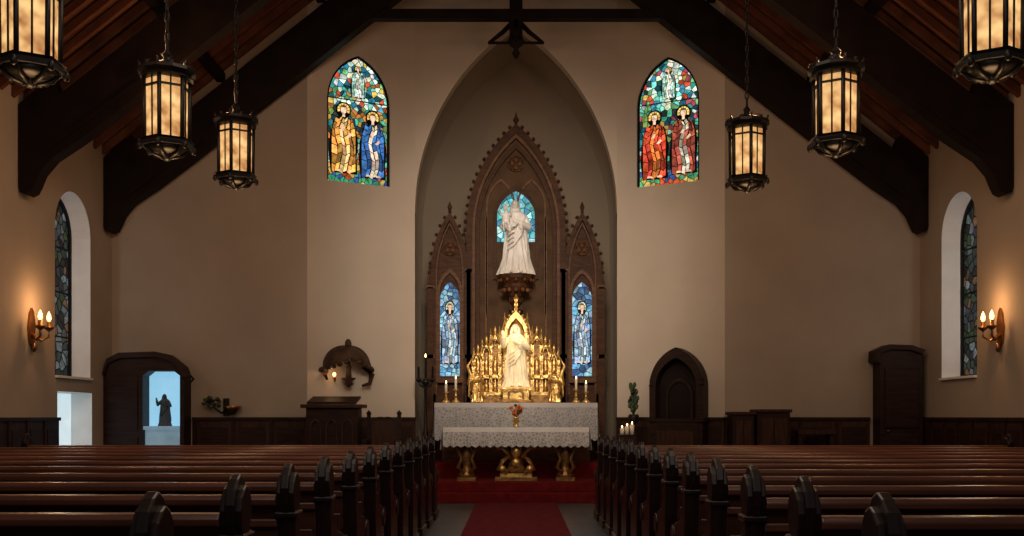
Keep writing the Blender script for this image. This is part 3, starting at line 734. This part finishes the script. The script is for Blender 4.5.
# carved canopy on left canted wall
b=B('carved_wall_canopy')
dcar=mat('carved_wood',(.050,.026,.015),.55,var=.6,scale=8,bump=.6,spec=.2)
rings=[]
for k in range(7):
    ph=k/6*math.pi/2; ring=[]
    for i in range(25):
        t=math.pi+math.pi*i/24; lob=1+.06*abs(math.sin(4*t))
        ring.append(b.bm.verts.new((.40*math.cos(ph)*math.cos(t)*lob,.34*math.cos(ph)*math.sin(t)*lob,.42+.22*math.sin(ph)-.16*abs(math.cos(t))*math.cos(ph)**2)))
    rings.append(ring)
for a,c in zip(rings,rings[1:]):
    for i in range(24): b.face([a[i],a[i+1],c[i+1],c[i]],dcar,True)
b.strip(aout(.40,.26,.30,.34,8),aout(.32,.22,.30,.24,8),-.06,0,dcar)
for i in range(13):
    t=math.pi+math.pi*i/12; b.ball((.42*math.cos(t),.36*math.sin(t),.40-.16*abs(math.cos(t))),(.05,.05,.045),dcar,8)
b.ball((0,-.1,.66),(.06,.06,.09),dcar)
b.tube([(.30,-.03,.30),(.40,-.12,.16),(.36,-.12,.02),(.24,-.08,-.02)],[.05,.05,.035,.02],dcar)
b.tube([(-.32,-.03,.26),(-.38,-.08,.14),(-.34,-.06,.08)],[.04,.035,.02],dcar)
b.lathe([(.02,-.04),(.08,.0),(.05,.05),(.12,.09),(.12,.11)],(.0,-.12,0),dcar,10)
b.lathe([(.05,.11),(.045,.18),(.04,.24),(.05,.29),(.02,.32),(.028,.35),(.01,.39)],(.0,-.13,0),dcar,10)
b.ball((-.24,-.12,.16),(.028,.028,.035),bulb)
b.tube([(-.24,-.12,.12),(-.2,-.02,.06)],.02,brass)
b.done(loc=(-2.93,17.27,1.89),rz=CA,scale=1.05)
light('canopy_light','POINT',(-3.15,16.95,2.1),1.2,(1,.6,.3),.04)
b=B('wooden_lectern')
b.box(-.46,.46,-.25,.25,0,.10,wood); b.box(-.42,.42,-.22,.22,.10,1.18,wood); b.box(-.50,.50,-.28,.28,1.18,1.24,wains)
b.prism([(-.26,1.24),(.26,1.34),(.26,1.38),(-.26,1.28)],-.40,.40,wood,'x')
for x in(-.26,0,.26): b.strip(aout(.10,.3,.85,.16,6,x),aout(.07,.33,.85,.12,6,x),-.25,-.21,wains)
b.done(loc=(-2.99,16.45,0.30),bevel=.008)
b=B('sanctuary_chair')
for x in(-.25,.25):
    b.box(x-.03,x+.03,-.25,-.19,0,.62,wood); b.box(x-.03,x+.03,.19,.25,0,1.05,wood); b.box(x-.035,x+.035,-.27,.22,.62,.67,wood); b.lathe([(.03,0),(.045,.05),(0,.1)],(x,.22,1.05),wood,8)
b.box(-.28,.28,-.26,.24,.40,.46,wood); b.box(-.23,.23,-.22,.18,.46,.51,redstep)
b.strip(aout(.25,.5,.85,.18,8),aout(.20,.55,.85,.13,8),.20,.24,wood); b.prism(aout(.2,.55,.85,.13,8),.21,.23,wains)
b.done(loc=(-2.18,16.3,.30),bevel=.006)
for x,w,hh in((3.74,.18,1.12),(4.24,.27,1.16)):
    b=B('credence_cabinet')
    b.box(-w,w,-.2,.2,.06,hh+.25,wood); b.box(-w-.03,w+.03,-.23,.23,hh+.25,hh+.30,wains); b.box(-w,w,-.18,.18,0,.06,wood)
    b.box(-w+.05,-.01,-.22,-.2,.15,hh+.15,wains); b.box(.01,w-.05,-.22,-.2,.15,hh+.15,wains); b.ball((-.03,-.23,.8),.018,brass)
    b.done(loc=(x,16.65,0),bevel=.006)
b=B('kneeler_bench'); b.box(-.3,.3,-.15,.15,1.05,1.12,wains)
for x in(-.26,.26): b.box(x-.03,x+.03,-.12,.12,0,1.05,wood)
b.box(-.26,.26,-.02,.02,.5,.58,wood); b.done(loc=(4.95,16.6,0))
b=B('iron_flower_stand')
b.lathe([(.16,0),(.16,.03),(.04,.08),(.025,.9),(.07,.95),(.09,1.05),(.07,1.08)],(0,0,0),iron,12)
rr=random.Random(8)
for i in range(34):
    a=rr.uniform(0,6.28); e=rr.uniform(.02,.10); z=1.12+rr.uniform(0,.45); e*=(1.6-z*.6)
    b.tube([(0,0,1.05),(e*math.cos(a),e*math.sin(a),z)],.006,leaf,4); b.ball((e*math.cos(a),e*math.sin(a),z),(.03,.02,.045),leaf if i%3 else iron,6)
b.done(loc=(1.94,16.5,.30))
b=B('votive_candles')
b.box(-.14,.14,-.1,.1,0,.75,wood)
for i in range(3): b.lathe([(.035,.75),(.035,.85+.03*i),(.0,.86+.03*i)],(-.08+.08*i,0,0),wax,8); b.lathe([(.004,0),(.012,.02),(0,.04)],(-.08+.08*i,0,.86+.03*i),flame,6)
b.done(loc=(1.80,16.2,.30))
b=B('wall_flower_bracket')
b.box(-.05,.05,-.03,0,-.15,.15,iron); b.tube([(0,-.02,-.05),(-.05,-.12,-.10),(-.18,-.16,.0)],.02,iron)
rr=random.Random(2)
for i in range(22): b.ball((-.22+rr.uniform(-.13,.13),-.16+rr.uniform(-.06,.06),.08+rr.uniform(-.07,.09)),(.04,.03,.03),leaf if i%2 else iron,6)
b.lathe([(.03,-.12),(.10,-.04),(.15,.02),(.13,.02),(.02,-.02)],(.15,-.15,0),brass,12); b.tube([(.15,-.15,-.1),(.08,-.02,-.12)],.02,iron)
b.done(loc=(-4.92,17.0,1.50))
# ---------------------------------------------------------------- lights
w=bpy.data.worlds.new('World'); S.world=w; w.use_nodes=True
w.node_tree.nodes['Background'].inputs[0].default_value=(.55,.6,.7,1); w.node_tree.nodes['Background'].inputs[1].default_value=.12
light('nave_fill','AREA',(0,1.5,6.5),140,(1,.84,.70),5,target=(0,17,3.5))
light('pew_rail_fill','AREA',(0,8,8.6),190,(1,.80,.62),4,target=(0,8.3,0))  # unseen lamp added overhead to brighten the tops of the pew rails
light('altar_spot','SPOT',(-1.5,12.0,8.2),560,(1,.76,.48),.25,target=(0,17.8,2.3),spot=17)
light('altar_spot','SPOT',(1.5,12.0,8.2),560,(1,.76,.48),.25,target=(0,17.8,2.3),spot=17)
light('statue_spot','SPOT',(0,13.6,7.4),240,(1,.95,.88),.15,target=(0,18.0,4.55),spot=12)
light('apse_wash','SPOT',(0,8.0,5.8),2250,(1,.85,.69),.8,target=(0,17.6,3.7),spot=47,blend=1)
light('tabernacle_glow','POINT',(0,17.15,2.9),4,(1,.75,.4),.08)
# ---------------------------------------------------------------- camera
cam=bpy.data.cameras.new('camera'); co=bpy.data.objects.new('camera',cam); S.collection.objects.link(co)
co.location=(0,0,H); co.rotation_euler=(math.pi/2,0,0)
cam.sensor_width=36; cam.lens=1000/1024*36; cam.shift_x=-4/1024; cam.shift_y=(416-268)/1024
cam.clip_end=200
S.camera=co
